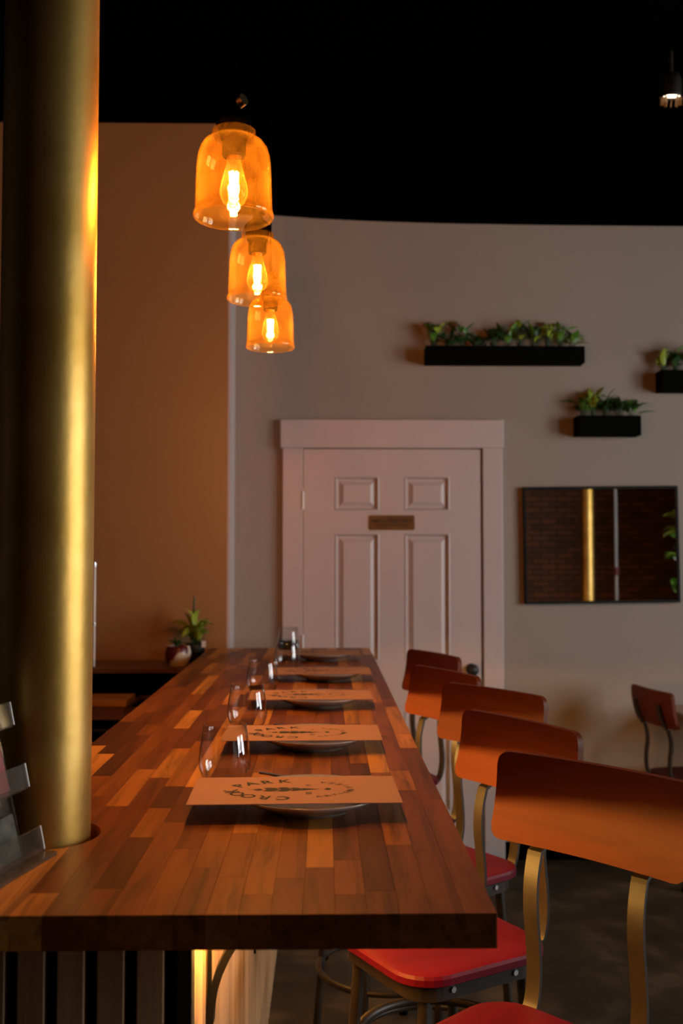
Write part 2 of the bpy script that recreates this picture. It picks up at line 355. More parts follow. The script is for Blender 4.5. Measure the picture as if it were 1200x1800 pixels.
for i, (a, b_) in enumerate(WINDOWS):
    e = bpy.data.objects.new('window_%d' % (i + 1), None); COL.objects.link(e); e.location = (ROOM_X1 + 0.1, (a + b_) / 2, WZ0); struct(e, 'tall window with black glazing bars')
    W2 = (b_ - a) / 2; H = WZ1 - WZ0; t = 0.05
    mb = MB().box(-0.03, 0.03, -W2, -W2 + t, 0, H).box(-0.03, 0.03, W2 - t, W2, 0, H).box(-0.03, 0.03, -W2 + t, W2 - t, 0, t).box(-0.03, 0.03, -W2 + t, W2 - t, H - t, H)
    mb.build('window_frame', M_blacksat, e)
    cols, rows = 3, 4
    for c in range(1, cols):
        y = -W2 + t + (2 * W2 - 2 * t) * c / cols; MB().box(-0.015, 0.015, y - 0.014, y + 0.014, t, H - t).build('glazing_bar', M_blacksat, e)
    for r_ in range(1, rows):
        z = t + (H - 2 * t) * r_ / rows; MB().box(-0.014, 0.014, -W2 + t, W2 - t, z - 0.014, z + 0.014).build('glazing_bar', M_blacksat, e)
    MB().box(-0.003, 0.003, -W2 + t, W2 - t, t, H - t).build('pane', M_pane, e)
# baseboard right of the door (black)
def X_at(px, d): return (px - 571.0) / F * d
D = FAR_Y
def Z_at(py, d): return CAM.z + (976.0 - py) / F * d
cxl0, cxl1 = X_at(497, D), X_at(532, D)      # casing left
cxr0, cxr1 = X_at(848, D), X_at(883, D)      # casing right
ztop = Z_at(788, D); zhead0, zhead1 = ztop, Z_at(738, D)
struct(MB().box(cxr1 + 0.001, ROOM_X1, FAR_Y - 0.015, FAR_Y, 0, 0.09).build('baseboard_far', M_black), 'black baseboard right of the door')
struct(MB().box(LW_X, cxl0 - 0.001, FAR_Y - 0.015, FAR_Y, 0, 0.09).build('baseboard_far', M_black), 'black baseboard left of the door')
e = bpy.data.objects.new('trim_1', None); COL.objects.link(e); e.location = (0, FAR_Y, 0); struct(e, 'flat white door casing with wide head board')
bevel(MB().box(cxl0, cxl1, -0.03, 0, 0, ztop).build('casing_side', M_white, e), 0.003)
bevel(MB().box(cxr0, cxr1, -0.03, 0, 0, ztop).build('casing_side', M_white, e), 0.003)
bevel(MB().box(cxl0 - 0.012, cxr1 + 0.006, -0.036, 0, zhead0, zhead1).build('casing_head', M_white, e), 0.003)
# door slab: recessed 6 raised panels cut into a stile-and-rail face
dx0, dx1 = cxl1 + 0.004, cxr0 - 0.012; dz0, dz1 = 0.012, ztop - 0.006
dr = bpy.data.objects.new('door_1', None); COL.objects.link(dr); dr.location = ((dx0 + dx1) / 2, FAR_Y, 0); struct(dr, 'white six panel door')
cx = (dx0 + dx1) / 2
rows = [(Z_at(898, D), Z_at(838, D)), (Z_at(1160, D), Z_at(938, D)), (0.25, Z_at(1230, D))]
colx = [(X_at(588, D) - cx, X_at(666, D) - cx), (X_at(710, D) - cx, X_at(790, D) - cx)]
hx = (dx1 - dx0) / 2; fy, by = -0.022, -0.001
mb = MB()
xs = [-hx, colx[0][0], colx[0][1], colx[1][0], colx[1][1], hx]
zs = [dz0, rows[2][0], rows[2][1], rows[1][0], rows[1][1], rows[0][0], rows[0][1], dz1]
mb.box(-hx, hx, by - 0.003, by, dz0, dz1)
for i in (0, 2, 4): mb.box(xs[i], xs[i + 1], fy, by - 0.003, dz0, dz1)
for i in (1, 3):
    for k in (0, 2, 4, 6): mb.box(xs[i], xs[i + 1], fy, by - 0.003, zs[k], zs[k + 1])
mb.build('door_slab', M_white, dr)
for (xa, xb) in colx:
    for (za, zb) in rows:
        rings = []
        for (ins, yy) in ((0.0, fy), (0.006, fy - 0.003), (0.014, -0.008), (0.022, -0.008), (0.045, fy + 0.001)):
            rings.append([(xa + ins, yy, za + ins), (xb - ins, yy, za + ins), (xb - ins, yy, zb - ins), (xa + ins, yy, zb - ins)])
        vs = [v for r_ in rings for v in r_]; fs = []
        for i in range(len(rings) - 1):
            for k in range(4): fs.append((i * 4 + k, i * 4 + (k + 1) % 4, i * 4 + 4 + (k + 1) % 4, i * 4 + 4 + k))
        k = (len(rings) - 1) * 4; fs.append((k, k + 1, k + 2, k + 3))
        MB().add(vs, fs).build('panel', M_white, dr)
for py in (880, 1130):
    z = Z_at(py, D); MB().cyl((-hx - 0.003, -0.03, z), 0.006, -0.045, 0.045, 12).build('hinge', M_acryledge, dr, label='pale butt hinge')
kz = Z_at(1174, D); kx = X_at(826, D) - cx
kb = MB().lathe([(0.0, 0.0), (0.026, 0.0), (0.028, 0.006), (0.012, 0.010), (0.011, 0.03), (0.022, 0.036), (0.030, 0.048), (0.030, 0.058), (0.022, 0.070), (0.0, 0.073)], 28).build('door_knob', M_blacksat, dr, (kx, fy, kz), 'round black knob'); kb.rotation_euler = (R(90), 0, 0)
MB().box(hx - 0.001, hx + 0.006, -0.016, -0.004, kz - 0.04, kz + 0.04).build('latch_plate', M_blacksat, dr)
# door sign
sg = thing('door_sign', 'small bronze plaque with dark lettering on the white door', 'sign', (X_at(688, D), FAR_Y + fy, Z_at(919, D)))
sw, sh = 80 * D / F, 26 * D / F
pl = MB().prism([(x, y) for x, y in rrect(sw, sh, 0.008, 4)], 0, 0.004).build('plaque', M_bronze, sg); pl.rotation_euler = (R(90), 0, 0)
for (txt, sz, oz) in (('EMPLOYEES ONLY', 0.026, 0.008), ('AUTHORIZED PERSONNEL', 0.0135, -0.014)):
    v_, f_, me = text_mesh(txt, sz); me.materials.append(M_ink)
    o = link('lettering', me, sg, (0, -0.0046, oz)); o.rotation_euler = (R(90), 0, 0)

# ---------------------------------------------------------------- bar counter
BZ = 1.096; BT = 0.043; BX0, BX1 = -0.55, 0.214; BY0, BY1 = 1.253, 4.80
COLC = (-0.45, 1.615); CR = 0.075
bt = thing('bar_worktop', 'long butcher block bar top of mixed red brown and honey staves', 'worktop', ((BX0 + BX1) / 2, BY0, BZ - BT))
rows_n = 19; rw = (BX1 - BX0) / rows_n
cut = MB().cyl((COLC[0] + 0.004, COLC[1] - 0.002, 0), CR + 0.013, BZ - 0.2, BZ + 0.2, 48).build('cutter', M_black)
tocut = []
rs = random.Random(11)
for r_ in range(rows_n):
    x0 = BX0 + r_ * rw; y = BY0
    first = True
    while y < BY1 - 0.02:
        L = rs.uniform(0.14, 0.55) if not first else rs.uniform(0.06, 0.4)
        first = False
        y2 = min(BY1, y + L)
        if BY1 - y2 < 0.1: y2 = BY1
        lo = Vector((x0 + rw / 2, (y + y2) / 2, BZ - BT / 2))
        hw, hl = rw / 2 - 0.0001, (y2 - y) / 2 - 0.0001
        st = MB().box(-hw, hw, -hl, hl, -BT / 2, BT / 2, 0.00025).build('stave', M_staves, None, lo)
        if x0 < COLC[0] + CR + 0.03 and x0 + rw > COLC[0] - CR - 0.03 and y < COLC[1] + CR + 0.03 and y2 > COLC[1] - CR - 0.03: tocut.append(st)
        st.parent = bt; st.location = lo - bt.location
        y = y2
for st in tocut:
    m = st.modifiers.new('hole', 'BOOLEAN'); m.object = cut; m.operation = 'DIFFERENCE'; m.solver = 'EXACT'
dg = bpy.context.evaluated_depsgraph_get(); dg.update()
for st in tocut:
    me = bpy.data.meshes.new_from_object(st.evaluated_get(dg)); st.modifiers.clear(); st.data = me
    bm = bmesh.new(); bm.from_mesh(me); left = set(bm.verts); pcs = []
    while left:
        q = [left.pop()]; comp = set(q)
        while q:
            v = q.pop()
            for e_ in v.link_edges:
                u_ = e_.other_vert(v)
                if u_ in left: left.discard(u_); comp.add(u_); q.append(u_)
        pcs.append(sorted(v.index for v in comp))
    if len(pcs) > 1:
        vv = [v.co.copy() for v in bm.verts]; ff = [[v.index for v in f.verts] for f in bm.faces]
        for k_, ids in enumerate(pcs):
            mp_ = {j: i for i, j in enumerate(ids)}
            pm = MB().add([vv[j] for j in ids], [[mp_[j] for j in f] for f in ff if f[0] in mp_]).mesh('stave'); pm.materials.append(M_staves)
            if k_ == 0: st.data = pm
            else: link('stave', pm, bt, st.location)
    bm.free()
bpy.data.objects.remove(cut)
# base clad in slats, open inside
PX, PY = -0.185, 1.40
bb = thing('bar_cabinet', 'slatted wooden bar front with black gaps below the bar top', 'bar cabinet', (PX, PY, 0))
zt = BZ - BT
MB().box(-0.345, 0.0, 0.02, 0.035, 0, zt).build('end_panel', M_black, bb)
MB().box(-0.035, -0.018, 0.035, BY1 - PY, 0, zt).build('side_panel', M_black, bb)
pitch, sw_ = 0.0545, 0.0375
sl = MB().box(-sw_ / 2, sw_ / 2, 0, 0.02, 0.0, zt, 0.0015).mesh('slat'); sl.materials.append(M_slat)
for k in range(6): link('slat', sl, bb, (-0.055 - k * pitch, 0, 0))
prf = [(-0.018, -0.0195), (-0.018, 0.0195)] + [(-0.016 + 0.016 * math.sin(R(a)), 0.0195 * math.cos(R(a))) for a in range(0, 181, 20)]
sl2 = MB().prism(prf, 0.0, zt).mesh('slat'); sl2.materials.append(M_slat)
nsl = int((BY1 - PY - 0.06) / 0.042)
for k in range(nsl): link('slat', sl2, bb, (0.0, 0.058 + k * 0.042, 0))
MB().box(-0.018, 0.002, 0.0, 0.035, 0, zt).build('corner_post', M_blacksat, bb)
# under-bar light
for (lb, y0_, LL) in (('longer amber light strip under the near half of the bar top', 1.43, 1.05), ('shorter amber light strip under the far half of the bar top', 2.95, 0.55)):
    led = thing('led_strip', lb, 'light strip', (PX, y0_, zt), 0, 'light strips under the bar top')
    MB().box(0.030, 0.078, 0, LL, -0.005, 0).build('channel', M_black, led)
    MB().box(0.044, 0.064, 0.003, LL - 0.003, -0.058, -0.0052).build('diffuser', M_led, led)
    for yy in (0.0, LL - 0.003): MB().box(0.042, 0.066, yy, yy + 0.003, -0.060, -0.005).build('end_cap', M_black, led)
# curved steel braces
for i, by_ in enumerate((1.61, 2.65, 3.65)):
    br = thing('bar_brace', ['curved black steel brace under the near end of the bar', 'curved black steel brace under the middle of the bar', 'curved black steel brace under the far end of the bar'][i], 'brace', (PX, by_, zt), 0, 'braces under the bar top')
    pts = [(0.004 + 0.27 * (1 - math.cos(a)), 0, -0.25 + 0.245 * math.sin(a)) for a in [R(90) * k / 14 for k in range(15)]]
    MB().strap(pts, 0.032, 0.012).build('curved_arm', M_blackmatt, br)
    MB().box(0.0, 0.006, -0.006, 0.006, -0.55, -0.012).build('back_plate', M_blackmatt, br)
    MB().cyl((0, 0, 0), 0.006, 0, 0.006, 10).build('bolt', M_brass, br, (0.006, 0.0, -0.275)).rotation_euler = (0, R(90), 0)

# ---------------------------------------------------------------- gold columns
def column(name, label, x, y, group=None):
    t_ = thing(name, label, 'column', (x, y, 0), 0, group)
    MB().lathe([(CR, 0.0), (CR, 1.0), (CR, 2.0), (CR, 3.0), (CR, CEIL - 0.002)], 64).build('shaft', M_gold, t_)
    MB().lathe([(CR, 0.0), (CR + 0.03, 0.0), (CR + 0.03, 0.012), (CR, 0.014)], 40).build('floor_flange', M_gold, t_)
    return t_
column('column', 'gold painted round pipe column rising through the bar top', *COLC)
column('column', 'gold painted column reflected in the wall mirror', 2.92, -0.9)

# ---------------------------------------------------------------- pendant lamps
def lamp_proto(label, x, y, zr):
    L = thing('pendant_lamp', label, 'pendant lamp', (x, y, zr), 0, 'amber glass pendants over the bar')
    prof = [(0.0735, 0.0), (0.0758, 0.003), (0.0758, 0.008), (0.0735, 0.012), (0.0728, 0.020), (0.0715, 0.06), (0.0700, 0.10), (0.0680, 0.118), (0.0635, 0.133), (0.0560, 0.144), (0.0470, 0.150), (0.0415, 0.1525), (0.0405, 0.156), (0.0412, 0.166), (0.0395, 0.1675)]
    inner = [(r - 0.0022, z) for (r, z) in prof[::-1]]
    MB().lathe(prof + inner, 64, closed=True).build('glass_shade', M_amber, L)
    sk = MB().lathe([(0.0, 0.118), (0.021, 0.118), (0.0225, 0.122), (0.0225, 0.150), (0.026, 0.152), (0.026, 0.1545), (0.030, 0.168), (0.030, 0.176), (0.034, 0.178), (0.0335, 0.186), (0.024, 0.198), (0.013, 0.206), (0.012, 0.234), (0.006, 0.238), (0.0, 0.238)], 36).build('socket', M_black, L)
    MB().cyl((0, 0, 0), 0.011, -0.010, 0.010, 24).build('swivel_joint', M_brass, sk, (0.012, -0.004, 0.222)).rotation_euler = (R(20), R(75), R(-18))
    MB().tube([(0, 0, 0.200), (0, 0, CEIL - zr - 0.02)], 0.0028, 8).build('cord', M_black, L)
    MB().lathe([(0.0, CEIL - zr - 0.025), (0.055, CEIL - zr - 0.025), (0.06, CEIL - zr - 0.02), (0.06, CEIL - zr)], 30).build('ceiling_canopy', M_blacksat, L)
    bu = MB().lathe([(0.0, 0.022), (0.010, 0.0235), (0.020, 0.030), (0.0265, 0.043), (0.0270, 0.052), (0.024, 0.068), (0.018, 0.090), (0.0135, 0.108), (0.0125, 0.1185)], 32).build('bulb', M_bulbglass, L)
    MB().lathe([(0.0135, 0.110), (0.014, 0.1185)], 24).build('bulb_cap', M_brass, bu)
    for k in range(6):
        a = 2 * PI * k / 6 + 0.3
        MB().tube([(0.0075 * math.cos(a), 0.0075 * math.sin(a), 0.088), (0.0045 * math.cos(a + 0.35), 0.0045 * math.sin(a + 0.35), 0.045)], 0.0024, 6).build('filament', M_filament, bu)
    MB().tube([(0, 0, 0.112), (0, 0, 0.088)], 0.0015, 6).build('filament_stem', M_bulbglass, bu)
    l = bpy.data.lights.new('bulb_light', 'POINT'); l.energy = LAMP_POWER; l.color = (1.0, 0.37, 0.08); l.shadow_soft_size = 0.012
    lo = bpy.data.objects.new('bulb_light', l); COL.objects.link(lo); lo.parent = L; lo.location = (0, 0, 0.066)
    return L
for (lb, px, py, d) in (('nearest and largest amber glass pendant lamp over the bar', 410.5, 384, 1.85), ('middle of the three amber glass pendant lamps', 452, 528, 2.47), ('farthest and smallest amber glass pendant lamp over the bar', 475, 612, 3.05)):
    p = ony(px, py, d); lamp_proto(lb, p.x, p.y, p.z)

# ---------------------------------------------------------------- place settings
def plate(label, x, y):
    prof = [(0.0, 0.004), (0.06, 0.0035), (0.068, 0.0), (0.073, 0.0), (0.076, 0.005), (0.10, 0.012), (0.122, 0.023), (0.1315, 0.0285), (0.132, 0.030), (0.130, 0.0305), (0.118, 0.026), (0.095, 0.016), (0.072, 0.010), (0.0, 0.0085)]
    o = MB().lathe(prof, 64).build('plate', M_plate, None, (x, y, BZ)); return tag(o, label, 'plate', 'grey plates along the bar')
def ring_text(mb, word, a_, b_, t0, t1, size, flip=False):
    n = len(word)
    for i, ch in enumerate(word):
        if ch == ' ': continue
        tt = t0 + (t1 - t0) * i / (n - 1)
        v_, f_, me = text_mesh(ch, size); bpy.data.meshes.remove(me)
        px_, py_ = a_ * math.cos(tt), b_ * math.sin(tt)
        nx, ny = math.cos(tt) / a_, math.sin(tt) / b_; ang = math.atan2(ny, nx)
        rot = ang - PI / 2 if not flip else ang + PI / 2
        c, s_ = math.cos(rot), math.sin(rot)
        mb.add([(px_ + v.x * c - v.y * s_, py_ + v.x * s_ + v.y * c, 0) for v in v_], f_)
def make_prints():
    """logo drawn upright for the diner: +Y up, oval 0.24 tall and 0.15 wide; dark and faded pieces"""
    dark = MB(); soft = MB()
    ring_text(dark, 'CROOK PARK', 0.066, 0.108, R(172), R(8), 0.036)
    ring_text(soft, 'ARTISAN', 0.064, 0.106, R(206), R(263), 0.017, True)
    ring_text(soft, 'PIZZA', 0.064, 0.106, R(283), R(328), 0.017, True)
    for (tx, ox) in (('EST', -0.030), ('19', 0.030)):
        v_, f_, me = text_mesh(tx, 0.014); bpy.data.meshes.remove(me); soft.add([(v.x + ox, v.y - 0.030, 0) for v in v_], f_)
    # emblem: scaly spear with a pointed foot, a sprig on top and an oval dot below
    for (y0, y1, w0, w1) in ((0.030, 0.052, 0.012, 0.015), (0.008, 0.027, 0.014, 0.017), (-0.012, 0.005, 0.010, 0.014), (-0.027, -0.014, 0.006, 0.009)):
        pts = [(-w0, y0), (0, y0 - 0.007), (w0, y0), (w1, (y0 + y1) / 2), (w0 * 0.9, y1), (0, y1 - 0.006), (-w0 * 0.9, y1), (-w1, (y0 + y1) / 2)]
        dark.add([(x, y, 0) for x, y in pts] + [(0, (y0 + y1) / 2, 0)], [(i, (i + 1) % 8, 8) for i in range(8)])
    dark.add([(-0.005, -0.028, 0), (0.005, -0.028, 0), (0, -0.052, 0)], [(0, 1, 2)])
    for a in (-50, -25, 0, 25, 50):
        s_, c = math.sin(R(a)), math.cos(R(a)); L = 0.026 if a == 0 else 0.016
        dark.add([(-0.0012, 0.053, 0), (0.0012, 0.053, 0), (s_ * L + 0.001, 0.053 + c * L, 0), (s_ * L - 0.001, 0.053 + c * L, 0)], [(0, 1, 2, 3)])
    n = 20; dark.add([(0.0075 * math.cos(2 * PI * i / n), -0.064 + 0.0055 * math.sin(2 * PI * i / n), 0) for i in range(n)], [tuple(range(n))])
    a_ = dark.mesh('logo_print'); a_.materials.append(M_ink); b_ = soft.mesh('small_print'); b_.materials.append(M_inksoft)
    return a_, b_
LOGO, SMALL = make_prints()
def wine_glass(label, x, y):
    H = 0.118
    outer = [(0.0, 0.0), (0.030, 0.0), (0.034, 0.003), (0.044, 0.018), (0.0495, 0.036), (0.0505, 0.050), (0.0485, 0.072), (0.0445, 0.096), (0.0410, H)]
    inner = [(0.0398, H), (0.0433, 0.096), (0.0473, 0.072), (0.0493, 0.050), (0.0483, 0.037), (0.043, 0.020), (0.032, 0.008), (0.0, 0.006)]
    o = MB().lathe(outer + inner, 56).build('wine_glass', M_glass, None, (x, y, BZ)); return tag(o, label, 'glass', 'stemless glasses along the bar')
ordn = ['nearest', 'second', 'third', 'fourth', 'farthest']
def nth(i): return 'nearest of the five' if i == 0 else ('farthest of the five' if i == 4 else ordn[i] + ' from the near end')
cards = [(1.672, 0.0, 4.0), (2.237, 0.0, 1.2), (2.868, 0.01, 0.8), (3.48, 0.035, 1.0), (4.156, 0.02, 0.0)]
gl = [(1.945, -0.193), (2.55, -0.197), (3.21, -0.200), (3.86, -0.145), (4.53, -0.165)]
for i, (fy_, ox, rz) in enumerate(cards):
    cxx, cyy = -0.052 + ox, fy_ + 0.1
    plate('round grey plate under a printed card, ' + nth(i), -0.025 + ox, cyy)
    c = thing('menu_card', 'cream menu card with dark oval logo lying on a plate, ' + nth(i), 'menu card', (cxx, cyy, BZ + 0.0312), R(rz * 0.35), 'menu cards on the plates')
    me = MB().box(-0.180, 0.180, -0.1, 0.1, 0, 0.0012).mesh('card'); me.materials.append(M_paper); link('card', me, c)
    for (mm, nm) in ((LOGO, 'logo_print'), (SMALL, 'small_print')):
        p = link(nm, mm, c, (-0.005, 0, 0.0016)); p['kind'] = 'stuff'; p.rotation_euler = (0, 0, R(90)); p.scale = (0.95, 0.98, 1)
    wine_glass('stemless clear wine glass on the bar, ' + nth(i), gl[i][1], gl[i][0])
    # cutlery on a napkin behind the plate
    ny = cyy + 0.195
    nx = -0.02 + ox
    np_ = MB().box(-0.10, 0.118, -0.045, 0.045, 0, 0.003, 0.001).build('napkin', M_napkin, None, (nx, ny, BZ)); np_.rotation_euler = (0, 0, R(2)); tag(np_, 'folded paper napkin under cutlery behind a plate, ' + nth(i), 'napkin', 'napkins along the bar')
    k = thing('knife', 'steel table knife on a napkin, ' + nth(i), 'knife', (nx - 0.008, ny - 0.004, BZ + 0.003), R(1.5), 'knives on the napkins')
    MB().prism([(0.02, -0.006), (0.11, -0.007), (0.125, 0.0), (0.12, 0.006), (0.02, 0.006)], 0.001, 0.003).build('blade', M_cutlery, k)
    MB().prism(rrect(0.11, 0.013, 0.005, 4), 0.0, 0.005).build('handle', M_cutlery, k, (-0.035, 0, 0))
    f_ = thing('fork', 'dark fork leaning on a plate rim, ' + nth(i), 'fork', (nx - 0.055, ny + 0.012, BZ + 0.003), R(-12), 'forks on the napkins')
    MB().strap([(-0.055, 0, 0.012), (0.0, 0, 0.006), (0.06, 0, 0.004)], 0.010, 0.003).build('handle', M_cutlery, f_)
    for q in (-1.5, -0.5, 0.5, 1.5): MB().strap([(0.06, q * 0.005, 0.004), (0.09, q * 0.0055, 0.003), (0.115, q * 0.005, 0.006)], 0.0028, 0.002).build('tine', M_cutlery, f_)
    MB().prism([(0.055, -0.006), (0.066, -0.010), (0.066, 0.010), (0.055, 0.006)], 0.003, 0.005).build('head', M_cutlery, f_)

# ---------------------------------------------------------------- stools and chair
def stool(name, label, cat, x, y, rz, zs, zb0, zb1, group=None, back_w=0.405, ring=True, spread=0.012):
    t_ = thing(name, label, cat, (x, y, 0), rz, group)
    # seat: saddle slab with rounded corners
    rings = []
    for (ins, z) in ((0.010, zs - 0.026), (0.0, zs - 0.020), (0.0, zs - 0.007), (0.004, zs - 0.001), (0.014, zs)):
        rings.append([(px_, py_, z) for px_, py_ in rrect(0.37 - 2 * ins, 0.36 - 2 * ins, 0.085 - ins, 7)])
    m = len(rings[0]); vs = [v for r_ in rings for v in r_]; fs = [tuple(range(m))[::-1]]
    for i in range(len(rings) - 1):
        for k in range(m): fs.append((i * m + k, i * m + (k + 1) % m, (i + 1) * m + (k + 1) % m, (i + 1) * m + k))
    mb = MB().add(vs, fs)
    top = rings[-1]; base = len(mb.v) - m
    prev = list(range(base, base + m))
    for (sc, dz) in ((0.75, -0.003), (0.45, -0.006)):
        new = [(px_ * sc, py_ * sc, zs + dz) for px_, py_, _ in top]; st0 = len(mb.v); mb.v += new
        for k in range(m): mb.f.append((prev[k], prev[(k + 1) % m], st0 + (k + 1) % m, st0 + k)); mb.sm.append(True)
        prev = list(range(st0, st0 + m))
    mb.f.append(tuple(prev)); mb.sm.append(True)
    mb.build('seat', M_seat, t_)
    # steel apron under the seat
    pts = rrect(0.325, 0.315, 0.06, 6); pts2 = rrect(0.317, 0.307, 0.056, 6); m = len(pts)
    vs = [(a, c, zs - 0.058) for a, c in pts] + [(a, c, zs - 0.026) for a, c in pts] + [(a, c, zs - 0.058) for a, c in pts2] + [(a, c, zs - 0.026) for a, c in pts2]; fs = []
    for k in range(m):
        q = (k + 1) % m; fs += [(k, q, m + q, m + k), (2 * m + q, 2 * m + k, 3 * m + k, 3 * m + q), (k, 2 * m + k, 2 * m + q, q)]
    ap = MB().add(vs, fs).build('apron', M_steel, t_)
    for q in (-0.08, 0.08): MB().cyl((0, 0, 0), 0.006, 0, 0.004, 10).build('screw', M_chrome, ap, (q, -0.1575, zs - 0.04)).rotation_euler = (R(90), 0, 0)
    # legs
    for sx in (-1, 1):
        for sy in (-1, 1):
            a = Vector((sx * 0.125, sy * 0.122, zs - 0.03)); c = Vector((sx * (0.150 + spread), sy * (0.145 + spread), 0.012))
            lg = MB().tube([a, a.lerp(c, 0.5), c], 0.0125, 12).build('leg', M_steel, t_)
            MB().cyl((c.x, c.y, 0), 0.015, 0, 0.016, 14).build('foot_cap', M_black, lg)
    if ring:
        for (zz, nm) in ((0.245, 'foot_ring'), (0.50, 'brace_ring')):
            k = (zs - 0.03 - zz) / (zs - 0.042); rr = math.hypot(0.125 + (0.025 + spread) * k, 0.122 + (0.023 + spread) * k) + (0.0 if nm == 'foot_ring' else -0.012)
            pts = [(rr * math.cos(2 * PI * i / 40), rr * math.sin(2 * PI * i / 40), zz) for i in range(41)]
            MB().tube(pts, 0.010, 10, caps=False).build(nm, M_steel, t_)
    # backrest: curved plywood panel, leaning back
    us = [-1, -0.985, -0.96, -0.92, -0.87, -0.75, -0.5, -0.25, 0, 0.25, 0.5, 0.75, 0.87, 0.92, 0.96, 0.985, 1]; nW = len(us) - 1
    th = 0.016
    lean = 0.235 - 0.205
    hB = zb1 - zb0
    vs = []; fs = []
    cr = 0.026
    for i in range(nW + 1):
        u = us[i]; yy = u * back_w / 2
        xc = 0.018 * (1 - u * u)              # middle sits further back
        dist = back_w / 2 - abs(yy)
        cut_ = 0.0 if dist >= cr else cr - math.sqrt(max(0, cr * cr - (cr - dist) ** 2))
        for j in range(13):
            v = j / 12; z = zb0 + cut_ + (hB - 2 * cut_) * v
            q = (z - zb0) / hB
            xx = 0.200 + xc - 0.010 + sum(math.tan(R(24 - 26 * ((k_ + 0.5) / 20 * q) ** 0.9)) for k_ in range(20)) * q / 20 * hB
            vs.append((xx, yy, z))
    nv = len(vs); vs2 = [(a + th, b_, c) for a, b_, c in vs]
    for i in range(nW):
        for j in range(12):
            a = i * 13 + j; fs += [(a, a + 1, a + 14, a + 13), (nv + a + 13, nv + a + 14, nv + a + 1, nv + a)]
    for i in range(nW): a = i * 13; fs += [(a, a + 13, nv + a + 13, nv + a), (a + 12, nv + a + 12, nv + a + 25, a + 25)]
    for j in range(12): fs += [(j, nv + j, nv + j + 1, j + 1), (nW * 13 + j, nW * 13 + j + 1, nv + nW * 13 + j + 1, nv + nW * 13 + j)]
    bk_ = MB().add(vs + vs2, fs, True).build('backrest', M_stool, t_)
    ed = bk_.modifiers.new('edges', 'EDGE_SPLIT'); ed.split_angle = R(40)
    # two flat steel uprights with the hooked foot
    ctrl = [(0.06, zs - 0.033), (0.135, zs - 0.033), (0.165, zs - 0.028), (0.190, zs - 0.010), (0.201, zs + 0.02), (0.205, zs + 0.06), (0.202, zs + 0.11)]
    span = zb0 - zs
    ctrl += [(0.196, zs + span * 0.60), (0.199, zs + span * 0.80), (0.215, zb0), (0.230, zb0 + 0.03), (0.247, zb0 + 0.075), (0.252, zb0 + 0.11)]
    pv = [Vector((a, 0, c)) for a, c in ctrl]; fine = []
    for i in range(len(pv) - 1):
        p0, p1, p2, p3 = pv[max(i - 1, 0)], pv[i], pv[i + 1], pv[min(i + 2, len(pv) - 1)]
        for k in range(8):
            u = k / 8; fine.append(0.5 * ((2 * p1) + (p2 - p0) * u + (2 * p0 - 5 * p1 + 4 * p2 - p3) * u * u + (3 * p1 - p0 - 3 * p2 + p3) * u ** 3))
    fine.append(pv[-1])
    for sy in (-1, 1):
        MB().strap([(p.x + (0.010 if p.z > zb0 - 0.01 else 0.0), sy * 0.108, p.z) for p in fine], 0.030, 0.007).build('upright', M_steel, t_)
    return t_
ZT, ZB, ZS = 1.160, 0.998, 0.715
ends = [((905, 1319), (1204, 1371)), ((818, 1243), (1038, 1290)), ((795, 1199), (955, 1223)), ((738, 1169), (840, 1188)), ((729, 1141), (807, 1155))]
labs = ['nearest red wooden bar stool with its back cut by the frame edge', 'second bar stool from the near end of the bar, overlapped by the nearest', 'middle one of the five red bar stools', 'fourth bar stool from the near end of the bar, lit orange at its back', 'farthest bar stool, standing at the end of the bar by the door']
for lb, (a, c) in zip(labs, ends):
    A, C = onz(a[0], a[1], ZT), onz(c[0], c[1], ZT)
    dv = (C - A); th = math.atan2(dv.x, -dv.y); mid = (A + C) / 2
    fwd = Vector((-math.cos(th), -math.sin(th), 0))
    o_ = mid + fwd * 0.243
    stool('bar_stool', lb, 'bar stool', o_.x, o_.y, th, ZS, ZB, ZT, 'red wooden bar stools along the bar')
stool('dining_chair', 'dark wooden chair with bent metal uprights beside the wall table', 'chair', 1.785, 4.80, R(191), 0.49, 0.735, 0.905, back_w=0.38, ring=False, spread=0.02)
t_ = thing('dining_table', 'wooden table against the far wall at the right edge', 'table', (2.15, 4.72, 0))
bevel(MB().box(-0.44, 0.5, -0.34, 0.355, 0.745, 0.78).build('table_top', M_table, t_), 0.006)
MB().cyl((0.03, 0, 0), 0.035, 0.015, 0.72, 24).build('pedestal', M_blacksat, t_)
MB().box(-0.2, 0.26, -0.2, 0.2, 0.72, 0.745).build('mounting_plate', M_blacksat, t_)
MB().cyl((0.03, 0, 0), 0.22, 0.0, 0.015, 32, 0.21).build('table_base', M_blacksat, t_)

# ---------------------------------------------------------------- service side behind the bar
wb = thing('work_counter', 'lower butcher block work counter behind the bar', 'counter', (-0.86, 2.9, 0))
rs = random.Random(5)
nx_, x0_, x1_ = 8, -0.29, 0.30; ww = (x1_ - x0_) / nx_
for r_ in range(nx_):
    y = -1.5
    while y < 1.55 - 0.02:
        y2 = min(1.55, y + rs.uniform(0.35, 0.9)); y2 = 1.55 if 1.55 - y2 < 0.2 else y2
        MB().box(-ww / 2 + 0.0003, ww / 2 - 0.0003, -(y2 - y) / 2, (y2 - y) / 2, 0, 0.04, 0.0006).build('stave', M_staves, wb, (x0_ + (r_ + 0.5) * ww, (y + y2) / 2, 0.86)); y = y2
MB().box(-0.27, 0.28, -1.48, 1.53, 0.0, 0.86).build('cabinet_body', M_blacksat, wb)
bc = thing('back_counter', 'black back counter with dark wooden top against the tan wall', 'counter', (-1.1, 4.66, 0))
MB().box(-0.6, 0.545, -0.15, 0.175, 0, 1.012).build('cabinet_body', M_black, bc)
